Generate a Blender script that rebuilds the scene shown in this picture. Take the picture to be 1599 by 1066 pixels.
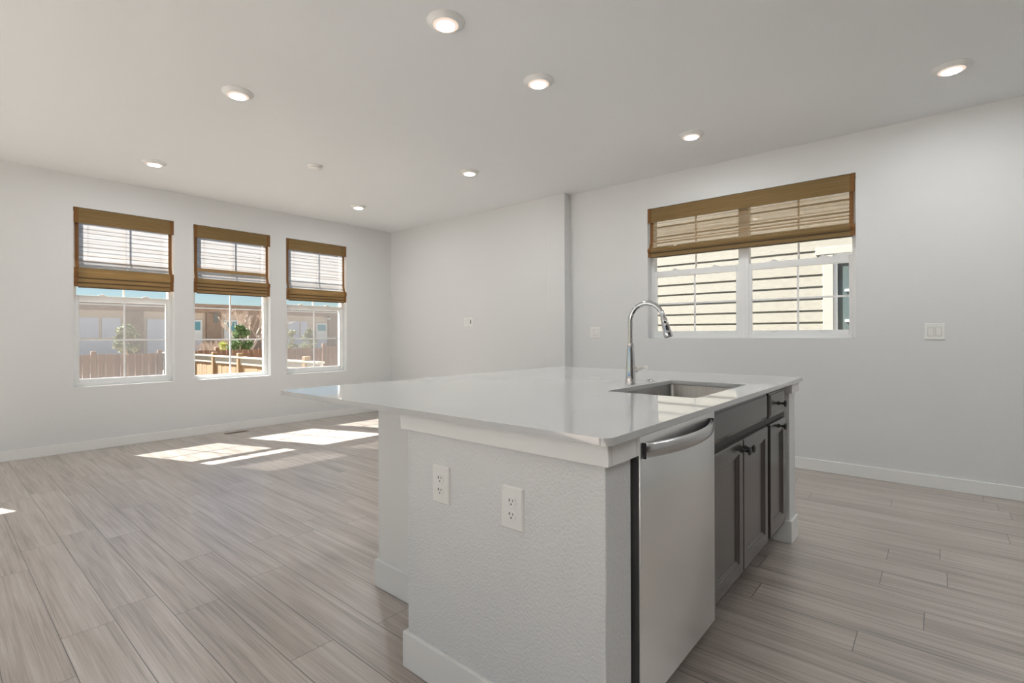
import bpy, bmesh, math, random
from mathutils import Vector, Matrix

for o in list(bpy.data.objects): bpy.data.objects.remove(o)
S = bpy.context.scene
COL = S.collection
PI = math.pi

# ------------------------------------------------------------------ camera
TH = 0.7052
ROLL = 0.0033
cd = bpy.data.cameras.new('camera')
cam = bpy.data.objects.new('camera', cd); COL.objects.link(cam)
cd.sensor_width = 36.0
cd.lens = 782.3733 / 1599 * 36.0
cd.shift_y = -9.09 / 1599
cd.clip_start = 0.02; cd.clip_end = 500
cam.matrix_world = (Matrix.Translation((0, 0, 1.165)) @ Matrix.Rotation(TH - PI/2, 4, 'Z')
                    @ Matrix.Rotation(PI/2, 4, 'X') @ Matrix.Rotation(-ROLL, 4, 'Z'))
S.camera = cam

# ------------------------------------------------------------------ world, sun, exposure
w = bpy.data.worlds.new('sky'); S.world = w; w.use_nodes = True
nt = w.node_tree
bg = nt.nodes['Background']
sky = nt.nodes.new('ShaderNodeTexSky'); sky.sky_type = 'NISHITA'; sky.sun_disc = False
sky.sun_elevation = math.radians(43); sky.sun_rotation = math.radians(-21)
sky.air_density = 1.0; sky.dust_density = 0.0; sky.ozone_density = 4.0
nt.links.new(sky.outputs[0], bg.inputs[0])
SKY_STRENGTH = 0.098
bg.inputs[1].default_value = SKY_STRENGTH
sd = bpy.data.lights.new('sun', 'SUN'); sd.energy = 54; sd.angle = math.radians(0.53); sd.color = (1, 0.97, 0.93)
sun = bpy.data.objects.new('sun', sd); COL.objects.link(sun)
sun.rotation_euler = Vector((0.38, -1.0, -1.01)).to_track_quat('-Z', 'Y').to_euler()
sun.location = (-3, 14, 12)
LAMP = 282.0            # radiance of the ceiling lamp lenses
S.view_settings.view_transform = 'Standard'
S.view_settings.look = 'None'
S.view_settings.exposure = 0.0
S.view_settings.gamma = 1.0
S.view_settings.use_curve_mapping = False

# ------------------------------------------------------------------ materials
def mat(name, col, rough=0.5, metal=0.0, bump=None, spec=0.5, coat=0.0):
    m = bpy.data.materials.new(name); m.use_nodes = True
    n = m.node_tree.nodes; b = n['Principled BSDF']
    b.inputs['Base Color'].default_value = (*col, 1)
    b.inputs['Roughness'].default_value = rough
    b.inputs['Metallic'].default_value = metal
    b.inputs['Specular IOR Level'].default_value = spec
    b.inputs['Coat Weight'].default_value = coat
    if bump:
        scale, strength, dist = bump
        tc = n.new('ShaderNodeTexCoord'); no = n.new('ShaderNodeTexNoise'); bp = n.new('ShaderNodeBump')
        no.inputs['Scale'].default_value = scale; no.inputs['Detail'].default_value = 4
        bp.inputs['Strength'].default_value = strength; bp.inputs['Distance'].default_value = dist
        L = m.node_tree.links
        L.new(tc.outputs['Object'], no.inputs['Vector']); L.new(no.outputs[0], bp.inputs['Height'])
        L.new(bp.outputs[0], b.inputs['Normal'])
    return m

def noisy(name, c0, c1, scale, rough=0.6, stretch=(1, 1, 1), metal=0.0, bump=0.0, lo=0.35, hi=0.65, detail=4, coord='Object', spec=0.5):
    m = mat(name, c0, rough, metal, spec=spec)
    n = m.node_tree.nodes; L = m.node_tree.links; b = n['Principled BSDF']
    tc = n.new('ShaderNodeTexCoord'); mp = n.new('ShaderNodeMapping'); no = n.new('ShaderNodeTexNoise'); cr = n.new('ShaderNodeValToRGB')
    mp.inputs['Scale'].default_value = stretch
    no.inputs['Scale'].default_value = scale; no.inputs['Detail'].default_value = detail
    cr.color_ramp.elements[0].position = lo; cr.color_ramp.elements[0].color = (*c0, 1)
    cr.color_ramp.elements[1].position = hi; cr.color_ramp.elements[1].color = (*c1, 1)
    L.new(tc.outputs[coord], mp.inputs[0]); L.new(mp.outputs[0], no.inputs['Vector'])
    L.new(no.outputs[0], cr.inputs[0]); L.new(cr.outputs[0], b.inputs['Base Color'])
    if bump:
        bp = n.new('ShaderNodeBump'); bp.inputs['Strength'].default_value = bump; bp.inputs['Distance'].default_value = 0.002
        L.new(no.outputs[0], bp.inputs['Height']); L.new(bp.outputs[0], b.inputs['Normal'])
    return m

M = {}
WALLC = (0.722, 0.724, 0.716)
M['wall'] = mat('painted drywall', WALLC, 0.6, bump=(90, 0.18, 0.004))
M['ceiling'] = mat('painted ceiling', (0.838, 0.85, 0.852), 0.7, bump=(90, 0.12, 0.004))
M['texwall'] = mat('orange peel drywall', WALLC, 0.55, bump=(120, 0.55, 0.006))
M['trim'] = mat('white trim paint', (0.82, 0.815, 0.79), 0.35)
M['vinyl'] = mat('white vinyl', (0.84, 0.84, 0.83), 0.35)
M['plate'] = mat('white plastic', (0.83, 0.82, 0.79), 0.3)
M['gap'] = mat('shadowed plastic seam', (0.33, 0.325, 0.31), 0.5)
M['slot'] = mat('dark slot', (0.015, 0.015, 0.015), 0.6)
M['cabinet'] = noisy('dark stained cabinet', (0.048, 0.040, 0.035), (0.060, 0.051, 0.045), 6, 0.24, (8, 8, 0.6), spec=1.0)
M['frame'] = mat('face frame with gap shade', (0.030, 0.025, 0.022), 0.45)  # darker frame stain, deepened to put shade into the gaps between fronts
M['toe'] = mat('toe kick', (0.028, 0.024, 0.022), 0.6)
M['black'] = mat('black hardware', (0.012, 0.012, 0.012), 0.35)
M['blackplastic'] = mat('black plastic', (0.02, 0.02, 0.02), 0.4)
M['liner'] = mat('grey door edge', (0.09, 0.09, 0.09), 0.4)
M['chrome'] = mat('chrome', (0.64, 0.64, 0.645), 0.05, 1.0)
M['sinksteel'] = noisy('sink steel', (0.27, 0.26, 0.245), (0.34, 0.33, 0.315), 8, 0.28, (1, 30, 1), 1.0)
M['register'] = mat('brown register', (0.19, 0.14, 0.10), 0.5)

def steel():
    m = mat('brushed steel', (0.84, 0.84, 0.825), 0.3, 1.0)
    n = m.node_tree.nodes; L = m.node_tree.links; b = n['Principled BSDF']
    tc = n.new('ShaderNodeTexCoord'); mp = n.new('ShaderNodeMapping'); no = n.new('ShaderNodeTexNoise')
    mp.inputs['Scale'].default_value = (60, 60, 0.6); no.inputs['Scale'].default_value = 12
    mr = n.new('ShaderNodeMapRange'); mr.inputs[3].default_value = 0.27; mr.inputs[4].default_value = 0.31
    L.new(tc.outputs['Object'], mp.inputs[0]); L.new(mp.outputs[0], no.inputs['Vector'])
    L.new(no.outputs[0], mr.inputs[0]); L.new(mr.outputs[0], b.inputs['Roughness'])
    b.inputs['Anisotropic'].default_value = 0.5
    return m
M['steel'] = steel()
M['barsteel'] = mat('satin steel bar', (0.54, 0.535, 0.53), 0.2, 1.0)

def quartz():
    m = mat('white quartz', (0.78, 0.775, 0.765), 0.03, spec=0.8)
    n = m.node_tree.nodes; L = m.node_tree.links; b = n['Principled BSDF']
    tc = n.new('ShaderNodeTexCoord'); no = n.new('ShaderNodeTexNoise'); no.inputs['Scale'].default_value = 9; no.inputs['Detail'].default_value = 8
    no2 = n.new('ShaderNodeTexNoise'); no2.inputs['Scale'].default_value = 120; no2.inputs['Detail'].default_value = 2
    mu = n.new('ShaderNodeMath'); mu.operation = 'MULTIPLY'
    cr = n.new('ShaderNodeValToRGB')
    cr.color_ramp.elements[0].position = 0.09; cr.color_ramp.elements[0].color = (0.44, 0.435, 0.42, 1)
    cr.color_ramp.elements[1].position = 0.13; cr.color_ramp.elements[1].color = (0.575, 0.575, 0.57, 1)
    L.new(tc.outputs['Object'], no.inputs['Vector']); L.new(tc.outputs['Object'], no2.inputs['Vector'])
    L.new(no.outputs[0], mu.inputs[0]); L.new(no2.outputs[0], mu.inputs[1]); L.new(mu.outputs[0], cr.inputs[0])
    L.new(cr.outputs[0], b.inputs['Base Color'])
    return m
M['quartz'] = quartz()

def floor_mat():
    m = mat('grey oak plank', (0.25, 0.21, 0.18), 0.36, spec=0.9, coat=0.6)
    m.node_tree.nodes['Principled BSDF'].inputs['Coat Roughness'].default_value = 0.32; m.node_tree.nodes['Principled BSDF'].inputs['Coat IOR'].default_value = 1.75
    n = m.node_tree.nodes; L = m.node_tree.links; b = n['Principled BSDF']
    def math_(op, a, bb=None, c=None):
        k = n.new('ShaderNodeMath'); k.operation = op
        for i, v in enumerate((a, bb, c)):
            if v is None: continue
            if isinstance(v, (int, float)): k.inputs[i].default_value = v
            else: L.new(v, k.inputs[i])
        return k.outputs[0]
    tc = n.new('ShaderNodeTexCoord'); sp = n.new('ShaderNodeSeparateXYZ'); L.new(tc.outputs['Object'], sp.inputs[0])
    PW, PL = 0.17, 1.22
    xr = math_('DIVIDE', sp.outputs[0], PW); row = math_('FLOOR', xr); fx = math_('FRACT', xr)
    wn = n.new('ShaderNodeTexWhiteNoise'); wn.noise_dimensions = '1D'; L.new(row, wn.inputs['W'])
    yr = math_('ADD', math_('DIVIDE', sp.outputs[1], PL), wn.outputs['Value']); pid = math_('FLOOR', yr); fy = math_('FRACT', yr)
    cb = n.new('ShaderNodeCombineXYZ'); L.new(row, cb.inputs[0]); L.new(pid, cb.inputs[1])
    wn2 = n.new('ShaderNodeTexWhiteNoise'); wn2.noise_dimensions = '3D'; L.new(cb.outputs[0], wn2.inputs['Vector'])
    # seams
    ex = math_('MULTIPLY', math_('MINIMUM', fx, math_('SUBTRACT', 1.0, fx)), PW)
    ey = math_('MULTIPLY', math_('MINIMUM', fy, math_('SUBTRACT', 1.0, fy)), PL)
    e = math_('MINIMUM', ex, ey)
    seam = n.new('ShaderNodeMapRange'); seam.inputs[1].default_value = 0.0006; seam.inputs[2].default_value = 0.0022; L.new(e, seam.inputs[0])
    # grain, shifted per plank
    off = n.new('ShaderNodeVectorMath'); off.operation = 'MULTIPLY_ADD'
    L.new(wn2.outputs['Color'], off.inputs[0]); off.inputs[1].default_value = (7, 31, 13); L.new(tc.outputs['Object'], off.inputs[2])
    mp = n.new('ShaderNodeMapping'); mp.inputs['Scale'].default_value = (32, 0.85, 1); L.new(off.outputs[0], mp.inputs[0])
    g = n.new('ShaderNodeTexNoise'); g.inputs['Scale'].default_value = 1.5; g.inputs['Detail'].default_value = 7; g.inputs['Roughness'].default_value = 0.62; g.inputs['Distortion'].default_value = 0.6
    L.new(mp.outputs[0], g.inputs['Vector'])
    mp2 = n.new('ShaderNodeMapping'); mp2.inputs['Scale'].default_value = (8, 0.6, 1); L.new(off.outputs[0], mp2.inputs[0])
    g2 = n.new('ShaderNodeTexNoise'); g2.inputs['Scale'].default_value = 1.3; g2.inputs['Detail'].default_value = 5; g2.inputs['Distortion'].default_value = 1.2
    L.new(mp2.outputs[0], g2.inputs['Vector'])
    t = math_('ADD', math_('MULTIPLY', g.outputs[0], 0.60), math_('MULTIPLY', g2.outputs[0], 0.48))
    t = math_('ADD', t, math_('MULTIPLY', math_('SUBTRACT', wn2.outputs['Value'], 0.5), 0.06))
    mp3 = n.new('ShaderNodeMapping'); mp3.inputs['Scale'].default_value = (140, 1.6, 1); L.new(off.outputs[0], mp3.inputs[0])
    g3 = n.new('ShaderNodeTexNoise'); g3.inputs['Scale'].default_value = 1.6; g3.inputs['Detail'].default_value = 3; L.new(mp3.outputs[0], g3.inputs['Vector'])
    t = math_('ADD', t, math_('MULTIPLY', math_('SUBTRACT', g3.outputs[0], 0.5), 0.42))
    cr = n.new('ShaderNodeValToRGB'); L.new(t, cr.inputs[0])
    els = cr.color_ramp.elements
    els[0].position = 0.33; els[0].color = (0.19, 0.155, 0.131, 1)
    els[1].position = 0.76; els[1].color = (0.575, 0.525, 0.478, 1)
    k = els.new(0.53); k.color = (0.41, 0.348, 0.30, 1)
    mx = n.new('ShaderNodeMix'); mx.data_type = 'RGBA'
    L.new(seam.outputs[0], mx.inputs[0]); mx.inputs[6].default_value = (0.05, 0.04, 0.034, 1); L.new(cr.outputs[0], mx.inputs[7])
    L.new(mx.outputs[2], b.inputs['Base Color'])
    bp = n.new('ShaderNodeBump'); bp.inputs['Strength'].default_value = 0.35; bp.inputs['Distance'].default_value = 0.0016
    hh = math_('ADD', math_('MULTIPLY', seam.outputs[0], 1.2), g.outputs[0]); L.new(hh, bp.inputs['Height']); L.new(bp.outputs[0], b.inputs['Normal'])
    rr = n.new('ShaderNodeMapRange'); rr.inputs[3].default_value = 0.27; rr.inputs[4].default_value = 0.46; L.new(g.outputs[0], rr.inputs[0]); L.new(rr.outputs[0], b.inputs['Roughness'])
    return m
M['floor'] = floor_mat()

def glass_mat():
    m = bpy.data.materials.new('window glass'); m.use_nodes = True
    n = m.node_tree.nodes; L = m.node_tree.links; n.remove(n['Principled BSDF'])
    tr = n.new('ShaderNodeBsdfTransparent'); tr.inputs[0].default_value = (0.96, 0.97, 0.965, 1)
    gl = n.new('ShaderNodeBsdfGlossy'); gl.inputs['Roughness'].default_value = 0.01
    fr = n.new('ShaderNodeFresnel'); fr.inputs[0].default_value = 1.5
    mu = n.new('ShaderNodeMath'); mu.operation = 'MULTIPLY'; mu.inputs[1].default_value = 0.55
    mi = n.new('ShaderNodeMixShader')
    L.new(fr.outputs[0], mu.inputs[0]); L.new(mu.outputs[0], mi.inputs[0]); L.new(tr.outputs[0], mi.inputs[1]); L.new(gl.outputs[0], mi.inputs[2])
    L.new(mi.outputs[0], n['Material Output'].inputs[0])
    return m
M['glass'] = glass_mat()

def screen_mat():
    m = bpy.data.materials.new('insect screen mesh'); m.use_nodes = True
    n = m.node_tree.nodes; L = m.node_tree.links; n.remove(n['Principled BSDF'])
    tr = n.new('ShaderNodeBsdfTransparent')
    d = n.new('ShaderNodeBsdfDiffuse'); d.inputs[0].default_value = (0.09, 0.09, 0.09, 1)
    t = n.new('ShaderNodeBsdfTranslucent'); t.inputs[0].default_value = (0.09, 0.09, 0.09, 1)
    m1 = n.new('ShaderNodeMixShader'); m1.inputs[0].default_value = 0.5
    m2 = n.new('ShaderNodeMixShader'); m2.inputs[0].default_value = 0.24
    L.new(d.outputs[0], m1.inputs[1]); L.new(t.outputs[0], m1.inputs[2])
    L.new(tr.outputs[0], m2.inputs[1]); L.new(m1.outputs[0], m2.inputs[2]); L.new(m2.outputs[0], n['Material Output'].inputs[0])
    return m
M['screen'] = screen_mat()

def woven(name, c0, c1, opac_lo, opac_hi, axis, trans=0.5):
    """woven reeds: horizontal streaks, partly open weave. axis 0: blind runs along X, 1: along Y"""
    m = bpy.data.materials.new(name); m.use_nodes = True
    n = m.node_tree.nodes; L = m.node_tree.links; n.remove(n['Principled BSDF'])
    tc = n.new('ShaderNodeTexCoord'); mp = n.new('ShaderNodeMapping')
    mp.inputs['Scale'].default_value = (1.2, 1, 90) if axis == 0 else (1, 1.2, 90)
    no = n.new('ShaderNodeTexNoise'); no.inputs['Scale'].default_value = 1.6; no.inputs['Detail'].default_value = 5; no.inputs['Roughness'].default_value = 0.6
    L.new(tc.outputs['Object'], mp.inputs[0]); L.new(mp.outputs[0], no.inputs['Vector'])
    cr = n.new('ShaderNodeValToRGB'); cr.color_ramp.elements[0].position = 0.3; cr.color_ramp.elements[0].color = (*c0, 1)
    cr.color_ramp.elements[1].position = 0.7; cr.color_ramp.elements[1].color = (*c1, 1)
    L.new(no.outputs[0], cr.inputs[0])
    d = n.new('ShaderNodeBsdfDiffuse'); t = n.new('ShaderNodeBsdfTranslucent')
    L.new(cr.outputs[0], d.inputs[0]); L.new(cr.outputs[0], t.inputs[0])
    m1 = n.new('ShaderNodeMixShader'); m1.inputs[0].default_value = trans
    L.new(d.outputs[0], m1.inputs[1]); L.new(t.outputs[0], m1.inputs[2])
    tr = n.new('ShaderNodeBsdfTransparent'); m2 = n.new('ShaderNodeMixShader')
    mr = n.new('ShaderNodeMapRange'); mr.inputs[1].default_value = 0.42; mr.inputs[2].default_value = 0.74
    mr.inputs[3].default_value = opac_lo; mr.inputs[4].default_value = opac_hi
    mp3 = n.new('ShaderNodeMapping'); mp3.inputs['Scale'].default_value = (0.5, 1, 60) if axis == 0 else (1, 0.5, 60); mp3.inputs['Location'].default_value = (3, 5, 7)
    no3 = n.new('ShaderNodeTexNoise'); no3.inputs['Scale'].default_value = 1.5; no3.inputs['Detail'].default_value = 3
    L.new(tc.outputs['Object'], mp3.inputs[0]); L.new(mp3.outputs[0], no3.inputs['Vector'])
    L.new(no3.outputs[0], mr.inputs[0]); L.new(mr.outputs[0], m2.inputs[0])
    L.new(tr.outputs[0], m2.inputs[1]); L.new(m1.outputs[0], m2.inputs[2]); L.new(m2.outputs[0], n['Material Output'].inputs[0])
    return m
TAN0, TAN1 = (0.27, 0.175, 0.075), (0.38, 0.265, 0.13)
for ax in (0, 1):
    M['weave%d' % ax] = woven('woven reed shade', (0.30, 0.28, 0.265), (0.40, 0.385, 0.38), 0.56, 0.82, ax, 0.78) if ax == 0 else woven('woven reed shade', (0.40, 0.27, 0.12), (0.56, 0.42, 0.25), 0.36, 0.60, ax)
    M['valance%d' % ax] = woven('woven reed valance', TAN0, TAN1, 0.95, 1.0, ax, 0.3)
M['band'] = mat('brown edge binding', (0.20, 0.085, 0.018), 0.7)
M['batten'] = mat('reed batten', (0.33, 0.20, 0.08), 0.6)
M['hem'] = mat('hem with fold shadow', (0.075, 0.042, 0.016), 0.7)  # hem strips darkened to draw the shadow lines between folds
M['cord'] = mat('lift cord', (0.30, 0.24, 0.2), 0.7)

def emit(name, col, s):
    m = bpy.data.materials.new(name); m.use_nodes = True
    n = m.node_tree.nodes; n.remove(n['Principled BSDF']); e = n.new('ShaderNodeEmission')
    e.inputs[0].default_value = (*col, 1); e.inputs[1].default_value = s
    m.node_tree.links.new(e.outputs[0], n['Material Output'].inputs[0]); return m
M['lens'] = emit('lamp lens', (0.94, 0.972, 1.0), LAMP)
M['lensrim'] = emit('lamp lens rim', (1.0, 0.80, 0.66), 0.98)

# exterior
M['ground'] = noisy('pale dry gravel', (0.23, 0.215, 0.195), (0.285, 0.27, 0.25), 2)
M['oldfence'] = noisy('weathered brown fence', (0.17, 0.085, 0.048), (0.24, 0.125, 0.07), 3, 0.8, (9, 9, 0.5))
M['newfence'] = noisy('new cedar fence', (0.125, 0.066, 0.024), (0.17, 0.100, 0.041), 3, 0.8, (9, 9, 0.5))
M['newrail'] = mat('pale cedar rail', (0.19, 0.165, 0.13), 0.8)
M['stucco'] = noisy('tan stucco', (0.56, 0.44, 0.34), (0.62, 0.49, 0.38), 3, 0.9)
M['brownstucco'] = noisy('brown stucco', (0.31, 0.21, 0.15), (0.36, 0.25, 0.18), 3, 0.9)
M['paleline'] = mat('pale coping', (0.75, 0.72, 0.68), 0.7)
M['garage'] = mat('pale grey shutter', (0.60, 0.60, 0.66), 0.7)
M['teal'] = mat('teal glass', (0.10, 0.28, 0.32), 0.1, spec=0.8)
M['darkglass'] = mat('dark window glass', (0.05, 0.065, 0.065), 0.08, spec=0.8)
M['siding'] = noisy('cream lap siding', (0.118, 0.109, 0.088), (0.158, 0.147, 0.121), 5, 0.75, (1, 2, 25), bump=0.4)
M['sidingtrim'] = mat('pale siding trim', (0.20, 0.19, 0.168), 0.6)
M['bark'] = mat('grey bark', (0.36, 0.29, 0.24), 0.9)
M['spruce'] = noisy('pale spruce needles', (0.20, 0.23, 0.13), (0.38, 0.39, 0.25), 9, 0.8)
M['conifer'] = noisy('dark conifer needles', (0.055, 0.12, 0.03), (0.14, 0.22, 0.07), 9, 0.8)
M['lime'] = noisy('yellow green leaves', (0.28, 0.33, 0.06), (0.42, 0.46, 0.12), 9, 0.8)

# ------------------------------------------------------------------ helpers
class MB:
    def __init__(s): s.bm = bmesh.new()
    def box(s, x0, x1, y0, y1, z0, z1, bev=0.0, seg=2):
        if x0 > x1: x0, x1 = x1, x0
        if y0 > y1: y0, y1 = y1, y0
        if z0 > z1: z0, z1 = z1, z0
        r = bmesh.ops.create_cube(s.bm, size=1)
        for v in r['verts']:
            v.co = Vector((x0 + (v.co.x + .5) * (x1 - x0), y0 + (v.co.y + .5) * (y1 - y0), z0 + (v.co.z + .5) * (z1 - z0)))
        if bev:
            es = list({e for v in r['verts'] for e in v.link_edges})
            bmesh.ops.bevel(s.bm, geom=es, offset=bev, segments=seg, affect='EDGES', profile=0.5)
        return s
    def loops(s, rings, cap0=True, cap1=True):
        vs = [[s.bm.verts.new(p) for p in r] for r in rings]
        for a, b in zip(vs, vs[1:]):
            n = len(a)
            for i in range(n):
                s.bm.faces.new((a[i], a[(i + 1) % n], b[(i + 1) % n], b[i]))
        if cap0: s.bm.faces.new(list(reversed(vs[0])))
        if cap1: s.bm.faces.new(vs[-1])
        return s
    def lathe(s, prof, c, axis='Z', n=32, cap0=True, cap1=True):
        rings = []
        for r, h in prof:
            ring = []
            for i in range(n):
                a = 2 * PI * i / n; p, q = r * math.cos(a), r * math.sin(a)
                if axis == 'Z': v = (c[0] + p, c[1] + q, c[2] + h)
                elif axis == 'Y': v = (c[0] + p, c[1] + h, c[2] + q)
                else: v = (c[0] + h, c[1] + p, c[2] + q)
                ring.append(v)
            rings.append(ring)
        return s.loops(rings, cap0, cap1)
    def tube(s, pts, rad, n=12, caps=True):
        pts = [Vector(p) for p in pts]
        if not hasattr(rad, '__len__'): rad = [rad] * len(pts)
        rings = []; up = None
        for i, p in enumerate(pts):
            t = (pts[min(i + 1, len(pts) - 1)] - pts[max(i - 1, 0)]).normalized()
            if up is None:
                up = Vector((0, 0, 1)) if abs(t.z) < 0.9 else Vector((1, 0, 0))
            u = t.cross(up)
            if u.length < 1e-4: u = t.cross(Vector((0, 1, 0)))
            u.normalize(); v = u.cross(t).normalized(); up = v
            rings.append([p + (u * math.cos(2*PI*k/n) + v * math.sin(2*PI*k/n)) * rad[i] for k in range(n)])
        return s.loops(rings, caps, caps)
    def build(s, name, m, parent=None, smooth=False, angle=35):
        bm = s.bm
        bmesh.ops.recalc_face_normals(bm, faces=bm.faces)
        if parent is not None:
            org = wloc(parent)
        else:
            xs = [v.co.x for v in bm.verts]; ys = [v.co.y for v in bm.verts]; zs = [v.co.z for v in bm.verts]
            org = Vector(((min(xs) + max(xs)) / 2, (min(ys) + max(ys)) / 2, min(zs)))
        bmesh.ops.translate(bm, verts=bm.verts, vec=-org)
        me = bpy.data.meshes.new(name); bm.to_mesh(me); bm.free()
        if smooth:
            for p in me.polygons: p.use_smooth = True
            try: me.set_sharp_from_angle(angle=math.radians(angle))
            except Exception: pass
        me.materials.append(m)
        o = bpy.data.objects.new(name, me); COL.objects.link(o)
        if parent is not None: o.parent = parent
        else: o.location = org
        return o

def wloc(o):
    v = Vector(o.location)
    while o.parent is not None:
        o = o.parent; v += Vector(o.location)
    return v

def tag(o, label, cat, group=None):
    o['label'] = label; o['category'] = cat
    if group: o['group'] = group
    return o
def thing(name, loc, label=None, cat=None, group=None):
    o = bpy.data.objects.new(name, None); COL.objects.link(o); o.location = loc
    o.empty_display_size = 0.1
    if label: tag(o, label, cat, group)
    return o
def struct(o):
    o['kind'] = 'structure'; return o
def copy_tree(o, parent=None):
    c = o.copy(); COL.objects.link(c)
    if parent is not None: c.parent = parent
    for ch in list(o.children): copy_tree(ch, c)
    return c
def rrect(x0, x1, y0, y1, r, n=6):
    pts = []
    for cx, cy, a0 in ((x1 - r, y1 - r, 0), (x0 + r, y1 - r, PI/2), (x0 + r, y0 + r, PI), (x1 - r, y0 + r, 1.5*PI)):
        for i in range(n + 1):
            a = a0 + PI/2 * i / n; pts.append((cx + r*math.cos(a), cy + r*math.sin(a)))
    return pts

# ------------------------------------------------------------------ room dimensions
YA, X2, X1, YJ, H = 6.671, 4.962, 4.8416, 3.3066, 2.8218
XL, YR = -3.2, -2.9      # left and rear walls, out of view
WT = 0.20
WIN_A = [(0.987, 1.864), (2.063, 2.951), (3.161, 4.060)]
ZA0, ZA1 = 0.655, 2.490
DOOR = (-1.20, -0.285, 0.0, 2.215)
WB = (0.516, 2.338, 1.133, 2.495)

def wall_with_holes(name, axis, a0, a1, p0, p1, holes, z1=H):
    """axis 'X': wall runs along X between y=p0..p1; axis 'Y': runs along Y between x=p0..p1. holes (a0,a1,z0,z1)"""
    m = MB(); holes = sorted(holes)
    def bx(u0, u1, z0, zz):
        if u1 - u0 < 1e-4 or zz - z0 < 1e-4: return
        if axis == 'X': m.box(u0, u1, p0, p1, z0, zz)
        else: m.box(p0, p1, u0, u1, z0, zz)
    cur = a0
    for h in holes:
        bx(cur, h[0], 0, z1); bx(h[0], h[1], 0, h[2]); bx(h[0], h[1], h[3], z1); cur = h[1]
    bx(cur, a1, 0, z1)
    bmesh.ops.remove_doubles(m.bm, verts=m.bm.verts, dist=1e-5)
    return struct(m.build(name, M['wall']))

wall_with_holes('wall_left', 'X', XL - WT, X2 + WT, YA, YA + WT, [(a, b, ZA0, ZA1) for a, b in WIN_A] + [DOOR])
wall_with_holes('wall_right', 'Y', YR - WT, YJ, X2, X2 + WT, [WB])
m = MB(); m.box(X1 + 0.009, X2 + WT, 3.5, YA, 0, H); m.box(X1 - 0.009, X2 + WT, YJ, 3.575, 0, H, 0.008, 3)
struct(m.build('wall_far', M['wall'], smooth=True))
REAR_WIN = []
FILL_OPENINGS = [(-0.3, 2.6, 0.05, 2.4), (3.0, 5.1, 0.05, 2.4)]  # unseen openings added in the side wall to let in fill daylight
wall_with_holes('wall_rear', 'X', XL - WT, X2 + WT, YR - WT, YR, REAR_WIN)
wall_with_holes('wall_side', 'Y', YR, YA, XL - WT, XL, FILL_OPENINGS)
m = MB(); m.box(XL - WT, X2 + WT, YR - WT, YA + WT, -0.12, 0); struct(m.build('floor', M['floor'])).location.xy = (0, 0)
fl = bpy.data.objects['floor']
for v in fl.data.vertices: v.co.x += (X2 + XL) / 2; v.co.y += (YA + YR) / 2
m = MB(); m.box(XL - WT, X2 + WT, YR - WT, YA + WT, H, H + 0.15); struct(m.build('ceiling', M['ceiling']))

# baseboards: profile with a small eased top
BT, BH = 0.014, 0.098
def base_box(mb, x0, x1, y0, y1): mb.box(x0, x1, y0, y1, 0, BH, 0.003, 2)
m = MB(); base_box(m, DOOR[1] + 0.07, X1 + 0.009, YA - BT, YA); base_box(m, XL, DOOR[0] - 0.07, YA - BT, YA); struct(m.build('baseboard_left', M['trim']))
m = MB(); base_box(m, X2 - BT, X2, YR, YJ - BT); struct(m.build('baseboard_right', M['trim']))
m = MB(); base_box(m, X1 - 0.009 - BT, X1 - 0.009, YJ - BT, 3.575); base_box(m, X1 - 0.009, X2 - BT, YJ - BT, YJ)
base_box(m, X1 + 0.009 - BT, X1 + 0.009, 3.575, YA - BT); struct(m.build('baseboard_far', M['trim']))

# ------------------------------------------------------------------ windows (a: along wall, w: outwards, z up)
def mapper(axis):
    if axis == 0: return lambda a, w, z: (a, YA + w, z)
    return lambda a, w, z: (X2 + w, a, z)
def lbox(mb, mp, a0, a1, w0, w1, z0, z1, bev=0.0):
    p = mp(a0, w0, z0); q = mp(a1, w1, z1)
    mb.box(p[0], q[0], p[1], q[1], p[2], q[2], bev, 2)
def rect_frame(mb, mp, a0, a1, z0, z1, wid, w0, w1, bot=None, top=None, bev=0.003):
    bot = wid if bot is None else bot; top = wid if top is None else top
    lbox(mb, mp, a0, a0 + wid, w0, w1, z0, z1, bev); lbox(mb, mp, a1 - wid, a1, w0, w1, z0, z1, bev)
    lbox(mb, mp, a0 + wid, a1 - wid, w0, w1, z0, z0 + bot, bev); lbox(mb, mp, a0 + wid, a1 - wid, w0, w1, z1 - top, z1, bev)

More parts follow.
